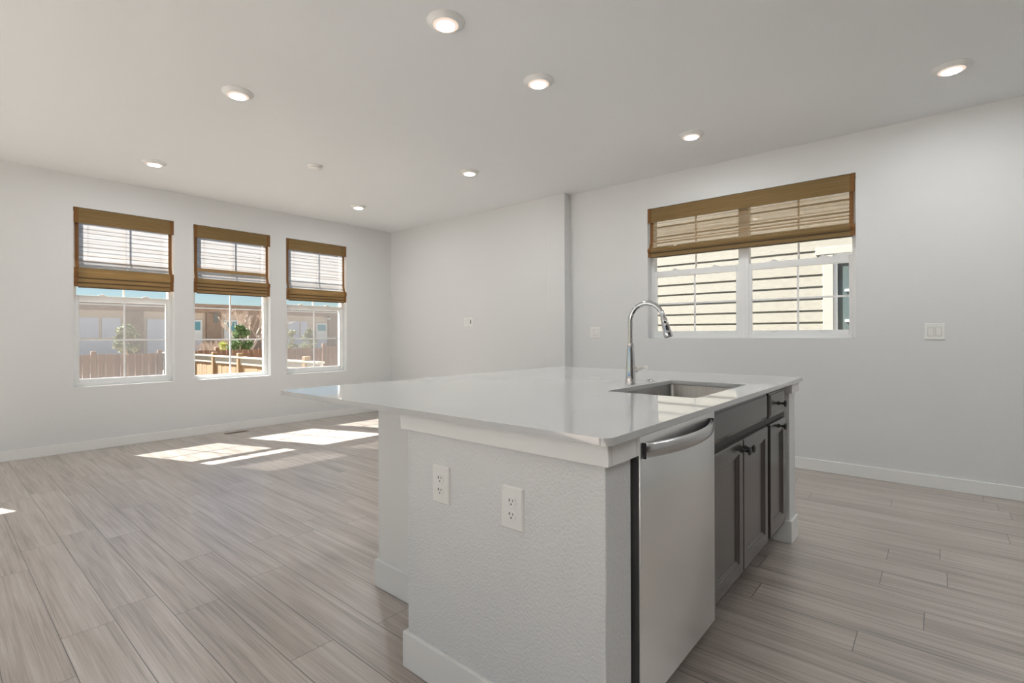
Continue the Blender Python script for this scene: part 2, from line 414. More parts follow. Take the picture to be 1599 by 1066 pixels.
def sash_window(parent, axis, a0, a1, z0, z1, zr0, zr1, screen, fixed=False, low=0.72):
    mp = mapper(axis)
    fw = 0.033
    m = MB(); rect_frame(m, mp, a0, a1, z0, z1, fw, 0.085, 0.165, bot=0.032); m.build('window_frame', M['vinyl'], parent)
    ac = (a0 + a1) / 2
    if fixed:
        m = MB(); rect_frame(m, mp, a0 + fw, a1 - fw, z0 + 0.032, z1 - fw, 0.012, 0.105, 0.15, bev=0.002)
        g = 0.009
        lbox(m, mp, ac - g, ac + g, 0.121, 0.129, z0 + 0.032, z1 - fw)
        for zz in (1.13, 2.02): lbox(m, mp, a0 + fw, a1 - fw, 0.122, 0.128, zz - g, zz + g)
        m.build('window_grille', M['vinyl'], parent)
        m = MB(); lbox(m, mp, a0 + fw, a1 - fw, 0.131, 0.135, z0 + 0.032, z1 - fw); m.build('glass_pane', M['glass'], parent)
        return
    g = 0.008
    # upper sash
    us = MB(); rect_frame(us, mp, a0 + fw - 0.006, a1 - fw + 0.006, zr0, z1 - fw + 0.006, 0.008, 0.13, 0.158, bot=zr1 - zr0, bev=0.002)
    zm = (zr1 + z1 - fw) / 2
    lbox(us, mp, ac - g, ac + g, 0.140, 0.146, zr1, z1 - fw); lbox(us, mp, a0 + fw, a1 - fw, 0.141, 0.145, zm - g, zm + g)
    uo = us.build('upper_sash', M['vinyl'], parent)
    m = MB(); lbox(m, mp, a0 + fw, a1 - fw, 0.1475, 0.1515, zr1, z1 - fw); m.build('glass_pane', M['glass'], uo)
    # lower sash in front
    sw = 0.028
    ls = MB(); rect_frame(ls, mp, a0 + fw - 0.004, a1 - fw + 0.004, z0 + 0.030, zr1, sw, 0.092, 0.126, bot=0.044, top=zr1 - zr0, bev=0.003)
    zm = (z0 + 0.074 + zr0) / 2
    lbox(ls, mp, ac - g, ac + g, 0.106, 0.112, z0 + 0.07, zr0); lbox(ls, mp, a0 + fw + 0.02, a1 - fw - 0.02, 0.107, 0.111, zm - g, zm + g)
    lo = ls.build('lower_sash', M['vinyl'], parent)
    m = MB(); lbox(m, mp, a0 + fw + 0.022, a1 - fw - 0.022, 0.1135, 0.1175, z0 + 0.07, zr0); m.build('glass_pane', M['glass'], lo)
    wd = a1 - a0
    for f in (0.28, 0.72):
        m = MB(); c = a0 + wd * f
        lbox(m, mp, c - 0.03, c + 0.03, 0.098, 0.122, zr1 - 0.001, zr1 + 0.011, 0.004); lbox(m, mp, c - 0.009, c + 0.016, 0.094, 0.108, zr1 + 0.009, zr1 + 0.018, 0.003)
        m.build('sash_lock', M['vinyl'], lo)
        m = MB(); lbox(m, mp, c - 0.022, c + 0.022, 0.082, 0.094, z0 + 0.062, z0 + 0.074, 0.003); m.build('finger_lift', M['vinyl'], lo)
    if screen:
        m = MB(); rect_frame(m, mp, a0 + fw - 0.002, a1 - fw + 0.002, z0 + 0.03, zr1 - 0.01, 0.014, 0.159, 0.168, bev=0.002)
        so = m.build('screen_frame', M['vinyl'], parent)
        m = MB(); lbox(m, mp, a0 + fw + 0.01, a1 - fw - 0.01, 0.163, 0.164, z0 + 0.04, zr1 - 0.02); m.build('insect_screen', M['screen'], so)

for i, (a, b) in enumerate(WIN_A):
    p = struct(thing('window_%d' % (i + 1), ((a + b) / 2, YA, ZA0)))
    sash_window(p, 0, a, b, ZA0, ZA1, 1.537, 1.600, i != 1, fixed=(i == 1))
p = struct(thing('window_4', (X2, (WB[0] + WB[1]) / 2, WB[2])))
ym = 1.408
m = MB(); lbox(m, mapper(1), ym - 0.018, ym + 0.018, 0.083, 0.166, WB[2], WB[3], 0.003); m.build('mullion', M['vinyl'], p)
sash_window(p, 1, WB[0], ym - 0.013, WB[2], WB[3], 1.778, 1.838, False)
sash_window(p, 1, ym + 0.013, WB[1], WB[2], WB[3], 1.778, 1.838, False)
for k, (hs, ax, pos) in enumerate([(FILL_OPENINGS, 'Y', XL - 0.12), (REAR_WIN, 'X', YR - 0.12)]):
    pass

# glass patio door in the left wall, left of the frame
p = struct(thing('door_1', ((DOOR[0] + DOOR[1]) / 2, YA, 0)))
mp = mapper(0)
m = MB(); rect_frame(m, mp, DOOR[0], DOOR[1], 0, DOOR[3], 0.045, 0.06, 0.17, bot=0.03); m.build('door_frame', M['vinyl'], p)
for a0, a1, w0 in ((DOOR[0] + 0.04, DOOR[1] - 0.04, 0.10),):
    m = MB(); rect_frame(m, mp, a0, a1, 0.03, DOOR[3] - 0.04, 0.06, w0, w0 + 0.04); q = m.build('door_panel', M['vinyl'], p)
    m = MB(); lbox(m, mp, a0 + 0.05, a1 - 0.05, w0 + 0.018, w0 + 0.022, 0.08, DOOR[3] - 0.09); m.build('glass_pane', M['glass'], q)

# ------------------------------------------------------------------ woven blinds
def strip(mb, mp, a0, a1, prof, th):
    """sheet of thickness th following profile [(w,z)...] extruded from a0 to a1"""
    n = len(prof); out, inn = [], []
    for i, (w_, z_) in enumerate(prof):
        p0 = Vector(prof[max(i - 1, 0)]); p1 = Vector(prof[min(i + 1, n - 1)])
        t = (p1 - p0).normalized(); nn = Vector((-t.y, t.x)) * th / 2
        out.append((w_ + nn.x, z_ + nn.y)); inn.append((w_ - nn.x, z_ - nn.y))
    loop = out + inn[::-1]
    mb.loops([[mp(a0, *q) for q in loop], [mp(a1, *q) for q in loop]])

def blind(axis, a0, a1, ztop, zval, zst, zbot, label, folds, hem, seed, flip=1):
    rnd = random.Random(seed); mp = mapper(axis)
    g = 0.004; A0, A1 = a0 + g, a1 - g
    t = thing('woven_blind', mp((a0 + a1) / 2, 0.03, zbot), label, 'blind', 'woven wood blinds on the windows')
    bw = 0.034
    mv, mf = M['valance%d' % axis], M['weave%d' % axis]
    m = MB(); lbox(m, mp, A0 + bw, A1 - bw, -0.002, 0.006, zval, ztop - 0.004, 0.002); lbox(m, mp, A0, A1, 0.006, 0.05, ztop - 0.04, ztop - 0.004)
    v = m.build('valance', mv, t)
    for u0 in (A0, A1 - bw):
        m = MB(); lbox(m, mp, u0, u0 + bw, -0.004, 0.008, zval, ztop - 0.003, 0.002); m.build('edge_binding', M['band'], v)
    # hanging fabric curving forward into the folds
    zc = zst + 0.10
    prof = [(0.034, ztop - 0.03), (0.034, (ztop + zc) / 2), (0.034, zc)]
    for k in range(1, 9):
        s_ = k / 8; prof.append((0.034 - 0.026 * (3*s_*s_ - 2*s_**3), zc - (zc - zst + 0.01) * s_))
    f0, f1 = A0 + 0.012, A1 - 0.012
    fb = 0.030
    m = MB(); strip(m, mp, f0 + fb, f1 - fb, prof, 0.002); fo = m.build('shade_fabric', mf, t)
    for u0 in (f0, f1 - fb):
        m = MB(); strip(m, mp, u0, u0 + fb, prof, 0.004); m.build('edge_binding', M['band'], fo)
    # slim battens in the weave
    m = MB()
    z = zval - 0.05
    while z > zst + 0.12:
        lbox(m, mp, f0 + fb, f1 - fb, 0.0355, 0.0385, z - 0.0013, z + 0.0013); z -= rnd.uniform(0.036, 0.056)
    for h0, h1 in hem: lbox(m, mp, f0 + fb, f1 - fb, 0.0305 if h1 - h0 > 0.02 else 0.031, 0.0385, h0, h1)
    m.build('batten', M['batten'], fo)
    for f in (0.12, 0.5, 0.88):
        m = MB(); a = f0 + (f1 - f0) * f
        m.tube([mp(a, 0.041, zst), mp(a, 0.041, ztop - 0.04)], 0.0013, 6); m.build('lift_cord', M['cord'], fo)
    # folded stack: a tall front fold, then the edges of the layers behind peeping out below it
    hs = zst - zbot
    h0 = hs * (0.50 if folds < 4 else 0.30)
    lay = [(zst + 0.006, zst - h0, 0.012, 0.022)]
    for k in range(1, folds):
        zt_ = zst - h0 - (hs - h0) * (k - 1) / (folds - 1); zb_ = zst - h0 - (hs - h0) * k / (folds - 1)
        lay.append((zt_ + 0.012, zb_, 0.017 + 0.003 * k, 0.018))
    for k, (zt_, zb_, w0, d) in enumerate(lay):
        pr = [(w0 - d * math.sin(PI * (0.12 + 0.76 * q / 10)) ** 0.8 if k == 0 else w0 - d * (0.45 + 0.55 * math.sin(PI * 0.5 * q / 10)), zt_ - (zt_ - zb_) * q / 10) for q in range(11)]
        hem_h = 0.009
        loop = pr + [(pr[-1][0] + 0.005, pr[-1][1]), (pr[0][0] + 0.005, pr[0][1])]
        m = MB(); m.loops([[mp(A0 + bw, *q) for q in loop], [mp(A1 - bw, *q) for q in loop]]); fo2 = m.build('fold', mv, t, smooth=True, angle=50)
        lp = [(q[0] - 0.002, q[1]) for q in loop]
        for u0 in (A0, A1 - bw):
            m = MB(); m.loops([[mp(u0, *q) for q in lp], [mp(u0 + bw, *q) for q in lp]]); m.build('edge_binding', M['band'], fo2)
        b_ = pr[-1]
        m = MB(); lbox(m, mp, A0 + bw, A1 - bw, b_[0] - 0.001, b_[0] + 0.006, b_[1] - hem_h, b_[1] + 0.001); m.build('hem', M['hem'], fo2)
    m = MB(); m_r = 0.007; lbox(m, mp, A0 + 0.004, A1 - 0.004, 0.008, 0.034, zbot + 0.002, zbot + 0.016, 0.003); m.build('bottom_rail', M['batten'], t)
    return t

blind(0, *WIN_A[0], ZA1, 2.330, 1.872, 1.680, 'brown woven reed blind on the leftmost of the three left wall windows', 3, [(1.945, 1.953), (1.90, 1.906)], 1)
blind(0, *WIN_A[1], ZA1, 2.338, 1.852, 1.686, 'brown woven reed blind on the middle of the three left wall windows, with many folds', 4, [(1.945, 1.985), (1.895, 1.90)], 2)
blind(0, *WIN_A[2], ZA1, 2.337, 1.815, 1.660, 'brown woven reed blind on the window nearest the far corner', 3, [(1.86, 1.866)], 3)
blind(1, WB[0], WB[1], WB[3], 2.345, 2.072, 1.983, 'wide brown woven reed blind on the double window behind the faucet', 2, [(2.15, 2.158)], 4)

# ------------------------------------------------------------------ ceiling lamps
GRP = 'recessed ceiling lights'
def lamp():
    t = thing('recessed_light', (0, 0, H))
    m = MB(); m.lathe([(0.098, 0), (0.098, -0.004), (0.092, -0.009), (0.074, -0.019), (0.0725, -0.022), (0.066, -0.0225), (0.064, -0.018)], (0, 0, H), n=48, cap0=False, cap1=False)
    m.build('trim_ring', M['trim'], t, True)
    m = MB(); m.lathe([(0.0672, -0.0195), (0.0672, -0.0225), (0.060, -0.0258), (0.0495, -0.0268)], (0, 0, H), n=48, cap0=False, cap1=False); m.build('lens_rim', M['lensrim'], t, True)
    m = MB(); m.lathe([(0.0500, -0.0240), (0.0498, -0.0267), (0.030, -0.0282), (0.01, -0.0286)], (0, 0, H), n=40, cap0=True); m.build('lens', M['lens'], t, True)
    return t
SPOTS = [(1.786, 1.973, 'white recessed ceiling light nearest the top edge, above the near end of the island'),
         (2.600, 1.979, 'white recessed ceiling light above the sink side of the island, second of the island pair'),
         (1.390, 3.625, 'white recessed ceiling light between the island and the leftmost window'),
         (4.142, -0.066, 'white recessed ceiling light at the far right, above the right wall switches'),
         (1.426, 5.670, 'white recessed ceiling light closest to the leftmost window'),
         (3.579, 3.604, 'white recessed ceiling light in front of the far wall outlets'),
         (4.118, 1.552, 'white recessed ceiling light in front of the double window on the right wall'),
         (3.602, 5.634, 'white recessed ceiling light nearest the far corner of the living room'),
         (4.15, -1.5, 'white recessed ceiling fill light added behind the camera, beside the right wall'),  # this and the next three are unseen lamps added for fill
         (0.2, -0.6, 'white recessed ceiling fill light added behind the camera, left end of the kitchen'),
         (1.7, -0.9, 'white recessed ceiling fill light added behind the camera, middle of the kitchen'),
         (3.2, -1.4, 'white recessed ceiling fill light added behind the camera, right end of the kitchen')]
l0 = lamp()
for i, (x, y, lab) in enumerate(SPOTS):
    o = l0 if i == 0 else copy_tree(l0)
    o.location = (x, y, H); tag(o, lab, 'ceiling light', GRP)
t = thing('smoke_detector', (2.474, 4.614, H), 'small white round smoke detector on the ceiling of the living area', 'smoke detector')
m = MB(); m.lathe([(0.070, 0), (0.070, -0.010), (0.064, -0.013)], (2.474, 4.614, H), n=40); m.build('mounting_base', M['plate'], t, True)
m = MB(); m.lathe([(0.060, -0.013), (0.059, -0.026), (0.050, -0.033), (0.02, -0.035)], (2.474, 4.614, H), n=40); m.build('cover', M['plate'], t, True)

# ------------------------------------------------------------------ island
CT, TH_ = 0.917, 0.020
xp, yn, yL, q0, q1 = 1.1086, 0.6368, 1.430, 3.1406, 3.277
cx0, cx1, cy0, cy1 = 1.0621, 3.3235, 0.5999, 2.3185
ZU = CT - TH_
PT = 0.135
def end_wall(x0, x1, label, apron_sides):
    t = thing('island_end_wall', ((x0 + x1) / 2, (yn + yL) / 2, 0), label, 'half wall', 'drywalled end walls of the island')
    m = MB(); m.box(x0, x1, yn, yL, 0, ZU, 0.003, 2); m.build('wall_panel', M['texwall'], t)
    ap = 0.018; z0 = 0.838
    m = MB()
    # apron board wrapped round the top, as bars that butt against each other
    m.box(x0 - ap, x0, yn - ap, yL + ap, z0, ZU, 0.002); m.box(x1, x1 + ap, yn - ap, yn + 0.02, z0, ZU, 0.002)
    m.box(x0, x1, yn - ap, yn, z0, ZU, 0.002); m.box(x0, x1, yL, yL + ap, z0, ZU, 0.002)
    m.build('apron_trim', M['trim'], t)
    m = MB(); b = BT; hb = 0.125
    m.box(x0 - b, x0, yn - b, yL + b, 0, hb, 0.003); m.box(x0, x1 + b, yn - b, yn, 0, hb, 0.003); m.box(x0, x1, yL, yL + b, 0, hb, 0.003)
    m.box(x1, x1 + b, yn, yn + 0.02, 0, hb, 0.003)
    m.build('baseboard', M['trim'], t)
    return t
end_wall(xp, xp + PT, 'white textured island end wall nearest the camera, with two outlets', None)
end_wall(q0, q1, 'white end wall of the island beyond the narrow dark cabinet', None)
t = thing('island_back_wall', (2.2, 1.72, 0), 'smooth white recessed back wall of the island under the counter overhang', 'half wall')
m = MB(); m.box(1.377, 3.10, 1.4605, 1.996, 0, ZU - 0.001, 0.003); m.build('wall_panel', M['trim'], t)
m = MB(); m.box(1.363, 1.377, 1.4605, 2.010, 0, 0.125, 0.003); m.box(1.377, 3.10, 1.996, 2.010, 0, 0.125, 0.003); m.build('baseboard', M['trim'], t)

# countertop with a rounded outline and a sink cut-out
SX0, SX1, SY0, SY1 = 1.968, 2.670, 0.727, 1.124
bm = bmesh.new()
outer = rrect(cx0, cx1, cy0, cy1, 0.028, 8); inner = rrect(SX0, SX1, SY0, SY1, 0.018, 6)
eds = []
for pts in (outer, inner):
    vs = [bm.verts.new((x, y, CT)) for x, y in pts]
    for i in range(len(vs)): eds.append(bm.edges.new((vs[i], vs[(i + 1) % len(vs)])))
bmesh.ops.triangle_fill(bm, use_beauty=True, use_dissolve=False, edges=eds)
r = bmesh.ops.extrude_face_region(bm, geom=list(bm.faces))
bmesh.ops.translate(bm, verts=[v for v in r['geom'] if isinstance(v, bmesh.types.BMVert)], vec=(0, 0, -TH_))
m = MB(); m.bm.free(); m.bm = bm
ct = m.build('countertop', M['quartz'])
tag(ct, 'large white speckled quartz countertop on the island, overhanging to the left', 'countertop')
bv = ct.modifiers.new('bevel', 'BEVEL'); bv.width = 0.0025; bv.segments = 2; bv.limit_method = 'ANGLE'; bv.angle_limit = math.radians(50)

# undermount sink
t = thing('kitchen_sink', ((SX0 + SX1) / 2, (SY0 + SY1) / 2, ZU - 0.21), 'rectangular stainless steel undermount sink in the island countertop', 'sink')
def sr(gx, z, r): return [(x, y, z) for x, y in rrect(SX0 - 0.004 + gx, SX1 + 0.004 - gx, SY0 - 0.004 + gx, SY1 + 0.004 - gx, r, 6)]
zb = ZU - 0.205
m = MB(); m.loops([sr(-0.02, ZU - 0.0005, 0.03), sr(0, ZU - 0.0005, 0.02), sr(0.002, ZU - 0.004, 0.02), sr(0.006, zb + 0.03, 0.03), sr(0.014, zb + 0.009, 0.035), sr(0.035, zb, 0.04)], False, True)
m.build('basin', M['sinksteel'], t, True, 40)
m = MB(); m.lathe([(0.055, 0.0005), (0.055, 0.003), (0.042, 0.004), (0.036, -0.001), (0.012, -0.001), (0.01, 0.004)], ((SX0 + SX1) / 2, (SY0 + SY1) / 2 + 0.06, zb), n=32); m.build('drain', M['chrome'], t, True)

# faucet
FX, FY = 2.330, 1.193
t = thing('kitchen_faucet', (FX, FY, CT), 'tall chrome gooseneck faucet with pull-down spray head beside the sink', 'faucet')
m = MB(); m.lathe([(0.0295, 0.0), (0.0295, 0.003), (0.0275, 0.006), (0.0245, 0.07), (0.019, 0.17), (0.0165, 0.205), (0.0155, 0.208)], (FX, FY, CT), n=40); m.build('body', M['chrome'], t, True)
R_ = 0.088; zc = 1.236
pts = [(FX, FY, 1.11), (FX, FY, 1.18), (FX, FY, zc)]
for k in range(1, 25):
    a = math.radians(165) * k / 24; pts.append((FX, FY - R_ + R_ * math.cos(a), zc + R_ * math.sin(a)))
end = Vector(pts[-1]); a = math.radians(165); d = Vector((0, -math.sin(a), math.cos(a))).normalized()
pts.append(tuple(end + d * 0.012))
m = MB(); m.tube(pts, 0.0122, 24); m.build('spout', M['chrome'], t, True)
d = Vector((0, -0.27, -0.96)).normalized()
e2 = end + d * 0.008
m = MB(); L_ = 0.098
m.tube([e2, e2 + d * 0.004, e2 + d * 0.03, e2 + d * L_ * 0.7, e2 + d * (L_ - 0.004), e2 + d * L_], [0.0128, 0.0150, 0.0163, 0.0205, 0.0222, 0.0205], 28); so = m.build('spray_head', M['chrome'], t, True)
# buttons on the camera side of the head
side = Vector((-0.8, -0.55, 0)); side = (side - d * side.dot(d)).normalized(); tan_ = d.cross(side)
def pad(cen, rad, hw, hh, off):
    c = e2 + d * cen + side * (rad + off)
    ring = [c + tan_ * (hw * math.cos(q)) + d * (hh * (1 if math.sin(q) > 0 else -1) * abs(math.sin(q)) ** 0.6) for q in [2*PI*k/24 for k in range(24)]]
    ring2 = [p - side * 0.006 for p in ring]
    return [ring2, ring]
m = MB(); m.loops(pad(0.026, 0.0160, 0.0062, 0.0062, 0.0012)); m.loops(pad(0.058, 0.0190, 0.0068, 0.016, 0.0012)); m.build('spray_button', M['blackplastic'], so)
m = MB(); pp = e2 + d * (L_ + 0.001); m.tube([e2 + d * (L_ - 0.003), pp], [0.0185, 0.0185], 24); m.build('spray_face', M['blackplastic'], so)
m = MB(); m.lathe([(0.016, 0.012), (0.0165, 0.05), (0.0155, 0.057), (0.007, 0.059)], (FX, FY, 0.985), 'X', 24)
m.tube([(FX + 0.045, FY, 0.985), (FX + 0.10, FY, 0.988), (FX + 0.185, FY, 0.993), (FX + 0.19, FY, 0.993)], [0.0085, 0.0075, 0.0075, 0.005], 12); m.build('lever_handle', M['chrome'], t, True)
t = thing('air_switch_button', (2.556, 1.196, CT), 'small flat round chrome button on the counter right of the faucet', 'button')
m = MB(); m.lathe([(0.024, 0), (0.024, 0.003), (0.020, 0.005)], (2.556, 1.196, CT), n=32); m.build('flange', M['chrome'], t, True)
m = MB(); m.lathe([(0.014, 0.005), (0.014, 0.009), (0.010, 0.0105)], (2.556, 1.196, CT), n=24); m.build('push_button', M['chrome'], t, True)

# ------------------------------------------------------------------ cabinets and dishwasher (fronts face -Y)
def panel_rings(x0, x1, z0, z1, prof):
    return [[(x0 + i, y, z0 + i), (x1 - i, y, z0 + i), (x1 - i, y, z1 - i), (x0 + i, y, z1 - i)] for i, y in prof]
YF, YD = 0.660, 0.638
def door_front(parent, name, x0, x1, z0, z1):
    f = YD
    m = MB(); m.loops(panel_rings(x0, x1, z0, z1, [(0, YF - 0.0005), (0, f + 0.004), (0.003, f + 0.001), (0.006, f), (0.052, f), (0.054, f + 0.003), (0.059, f + 0.0035), (0.061, f + 0.0065), (0.068, f + 0.0075), (0.071, f + 0.0115)]))
    return m.build(name, M['cabinet'], parent)
def slab_front(parent, name, x0, x1, z0, z1):
    f = YD
    m = MB(); m.loops(panel_rings(x0, x1, z0, z1, [(0, YF - 0.0005), (0, f + 0.009), (0.004, f + 0.0075), (0.0075, f + 0.0065), (0.0085, f + 0.003), (0.015, f + 0.001), (0.017, f)]))
    return m.build(name, M['cabinet'], parent)
def knob(parent, x, z):
    m = MB(); m.lathe([(0.011, 0), (0.011, -0.003), (0.0055, -0.007), (0.005, -0.016), (0.008, -0.018), (0.005, -0.021), (0.007, -0.025), (0.0175, -0.031), (0.0185, -0.034), (0.0145, -0.038), (0.005, -0.040)], (x, YD, z), 'Y', 20)
    m.build('knob', M['black'], parent, True)
ZK = 0.115
def carcass(t, x0, x1):
    m = MB()
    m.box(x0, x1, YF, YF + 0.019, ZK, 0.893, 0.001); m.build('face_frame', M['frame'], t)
    m = MB()
    m.box(x0, x0 + 0.016, YF + 0.019, 1.25, ZK, 0.660); m.box(x1 - 0.016, x1, YF + 0.019, 1.25, ZK, 0.660)
    m.box(x0 + 0.016, x1 - 0.016, YF + 0.019, 1.25, ZK, ZK + 0.016); m.box(x0 + 0.016, x1 - 0.016, 1.234, 1.25, ZK + 0.016, 0.660)
    m.build('carcass', M['cabinet'], t)
    m = MB(); m.box(x0, x1, YF + 0.075, YF + 0.09, 0, ZK); m.build('toe_kick', M['toe'], t)
t = thing('base_cabinet', (2.29, 0.9, 0), 'wide dark brown sink cabinet with false drawer front and two doors beside the dishwasher', 'cabinet', 'dark island cabinets')
carcass(t, 1.872, 2.708)
slab_front(t, 'false_front', 1.893, 2.684, 0.752, 0.876)
d1 = door_front(t, 'door', 1.893, 2.275, 0.150, 0.716); knob(d1, 2.249, 0.676)
d2 = door_front(t, 'door', 2.283, 2.684, 0.150, 0.716); knob(d2, 2.311, 0.676)
t = thing('base_cabinet', (2.92, 0.9, 0), 'narrow dark brown cabinet with one small drawer above one door at the far end', 'cabinet', 'dark island cabinets')
carcass(t, 2.708, 3.121)
dr = slab_front(t, 'drawer', 2.732, 3.052, 0.746, 0.872); knob(dr, 2.895, 0.808)
d3 = door_front(t, 'door', 2.732, 3.052, 0.150, 0.716); knob(d3, 2.895, 0.690)

YW = 0.622
dx0, dx1 = 1.268, 1.866
t = thing('dishwasher', ((dx0 + dx1) / 2, 0.92, 0), 'stainless steel dishwasher with curved bar handle set into the island', 'dishwasher')
m = MB(); m.box(dx0, dx1, YW, YW + 0.005, 0.128, 0.887, 0.0015, 2); dd = m.build('door', M['steel'], t, True)
m = MB(); m.box(dx0 + 0.001, dx1 - 0.001, YW + 0.005, YW + 0.045, 0.130, 0.885); m.build('door_liner', M['liner'], t)
# bowed handle band
hx0, hx1, hz0, hz1 = 1.285, 1.822, 0.828, 0.866
rings = []
N = 36
for k in range(N + 1):
    s_ = k / N; x = hx0 + (hx1 - hx0) * s_
    y = YW - 0.004 - 0.050 * math.sin(PI * s_) ** 0.75
    hh = (hz1 - hz0) / 2 * (1.0 if 0.02 < s_ < 0.98 else 0.9); zc_ = (hz0 + hz1) / 2
    th = 0.006
    rings.append([(x, y + th, zc_ - hh), (x, y + th, zc_ + hh), (x, y + 0.002, zc_ + hh + 0.002), (x, y - th * 0.6, zc_ + hh - 0.003), (x, y - th, zc_ + hh * 0.4), (x, y - th, zc_ - hh * 0.4), (x, y - th * 0.6, zc_ - hh + 0.003), (x, y + 0.002, zc_ - hh - 0.002)])
m = MB(); m.loops(rings); hd = m.build('handle', M['barsteel'], dd, True, 60)
for hx in (hx0 - 0.004, hx1):
    m = MB(); m.box(hx, hx + 0.004, YW - 0.012, YW + 0.001, hz0 - 0.003, hz1 + 0.003, 0.001); m.build('end_cap', M['blackplastic'], hd)
m = MB(); m.box(dx0 + 0.002, dx1 - 0.002, YW + 0.045, 1.20, 0.128, 0.884); m.build('tub', M['blackplastic'], t)
m = MB(); m.box(dx0 + 0.004, dx1 - 0.004, YW + 0.085, YW + 0.10, 0.0, 0.122); m.build('toe_panel', M['blackplastic'], t)

# unseen tall cabinets added on the rear wall to put dark reflections in the chrome
for i, (x0, lab) in enumerate(((-2.57, 'tall dark cabinet added on the rear wall for reflections, left end of its row'), (-1.66, 'tall dark cabinet added on the rear wall for reflections, second from the left end of its row'), (-0.75, 'tall dark cabinet added on the rear wall for reflections, middle of its row'), (0.16, 'tall dark cabinet added on the rear wall for reflections, second from the right end of its row'), (1.07, 'tall dark cabinet added on the rear wall for reflections, right end of its row'))):
    x1 = x0 + 0.90; yb = YR
    t = thing('reflection_cabinet', ((x0 + x1) / 2, yb + 0.3, 0), lab, 'cabinet', 'tall cabinets added behind the camera for reflections')
    m = MB(); m.box(x0, x1, yb + 0.002, yb + 0.60, 0.1, 2.35); m.build('carcass', M['cabinet'], t)
    m = MB(); m.box(x0, x1, yb + 0.002, yb + 0.53, 0.0, 0.1); m.build('toe_kick', M['toe'], t)
    for a, b in ((x0 + 0.006, x0 + 0.447), (x0 + 0.453, x1 - 0.006)):
        for z0, z1 in ((0.13, 1.38), (1.40, 2.33)):
            f = yb + 0.62
            m = MB(); m.loops(panel_rings(a, b, z0, z1, [(0, yb + 0.601), (0, f - 0.004), (0.004, f), (0.055, f), (0.06, f - 0.004), (0.07, f - 0.010)])); m.build('door', M['cabinet'], t)

# ------------------------------------------------------------------ outlets and switches
# local frame: plate lies in the local YZ plane facing -X, centre at the origin
def plate_rings(hw, hh, th, bev, x=0.0):
    f = lambda i, xx: [(xx, -hw + i, -hh + i), (xx, hw - i, -hh + i), (xx, hw - i, hh - i), (xx, -hw + i, hh - i)]
    return [f(0, x), f(0, x - th * 0.35), f(bev, x - th)]
def receptacle(parent, cz, fx, cy=0.0):
    prof = []
    for k in range(28):
        a = 2*PI*k/28; y = 0.0172*math.cos(a); z = 0.0172*math.sin(a); z = max(-0.0132, min(0.0132, z)); prof.append((y, z))
    m = MB(); m.loops([[(fx, cy + y, cz + z) for y, z in prof], [(fx - 0.0018, cy + y, cz + z) for y, z in prof], [(fx - 0.0024, cy + y*0.95, cz + z*0.95) for y, z in prof]])
    r = m.build('receptacle', M['plate'], parent)
    m = MB(); x = fx - 0.0022
    m.box(x - 0.0006, x, cy + 0.0051, cy + 0.0079, cz + 0.0002, cz + 0.0085); m.box(x - 0.0006, x, cy - 0.0076, cy - 0.0052, cz + 0.0012, cz + 0.0078)
    m.lathe([(0.0026, 0.0), (0.0026, -0.0006)], (x, cy, cz - 0.0066), 'X', 14); m.build('slots', M['slot'], r)
def screw(parent, fx, cy, cz):
    m = MB(); m.lathe([(0.003, 0), (0.003, -0.0008), (0.002, -0.0012)], (fx, cy, cz), 'X', 14); m.build('screw', M['plate'], parent)
def outlet():
    t = thing('wall_outlet', (0, 0, 0)); th = 0.0065
    m = MB(); m.loops(plate_rings(0.0415, 0.0625, th, 0.0045)); m.build('cover_plate', M['plate'], t)
    receptacle(t, 0.0195, -th); receptacle(t, -0.0195, -th); screw(t, -th, 0, 0)
    return t
o0 = outlet(); o0.location = (xp, 1.2505, 0.675)
tag(o0, 'white duplex outlet on the island end wall, farther from the corner and dishwasher', 'outlet', 'duplex outlets')
o1 = copy_tree(o0); o1.location = (xp, 0.942, 0.665)
o1['label'] = 'white duplex outlet on the island end wall, closer to the dishwasher corner'
o2 = copy_tree(o0); o2.location = (X1 + 0.009, 4.957, 1.355)
o2['label'] = 'white outlet plate on the far wall, left of its pair'
def switch(gangs, hw, hh):
    t = thing('light_switch', (0, 0, 0)); th = 0.0065
    m = MB(); m.loops(plate_rings(hw, hh, th, 0.0045)); m.build('cover_plate', M['plate'], t)
    for g in range(gangs):
        cy = (g - (gangs - 1) / 2) * 0.046
        m = MB()
        m.loops([[(-th, cy - 0.0168, -0.0335), (-th, cy + 0.0168, -0.0335), (-th, cy + 0.0168, 0.0335), (-th, cy - 0.0168, 0.0335)],
                 [(-th - 0.0015, cy - 0.0165, -0.033), (-th - 0.0015, cy + 0.0165, -0.033), (-th - 0.006, cy + 0.0165, 0.033), (-th - 0.006, cy - 0.0165, 0.033)]])
        m.build('rocker', M['plate'], t)
        for sy, sz in ((1, 1), (-1, 1), (1, -1), (-1, -1)):
            pass
        m = MB(); x = -th
        m.box(x - 0.0003, x, cy - 0.0182, cy + 0.0182, -0.0352, -0.0336); m.box(x - 0.0003, x, cy - 0.0182, cy + 0.0182, 0.0336, 0.0352)
        m.box(x - 0.0003, x, cy - 0.0182, cy - 0.0169, -0.0336, 0.0336); m.box(x - 0.0003, x, cy + 0.0169, cy + 0.0182, -0.0336, 0.0336)
        m.build('rocker_gap', M['gap'], t)
    return t
s0 = switch(2, 0.060, 0.0635); s0.location = (X2, 0.022, 1.186)
tag(s0, 'white double rocker light switch on the right wall, right of the double window', 'light switch', 'double light switches')
s1 = copy_tree(s0); s1.location = (X2, 2.978, 1.196)
s1['label'] = 'white double rocker light switch left of the faucet, near the wall jog'
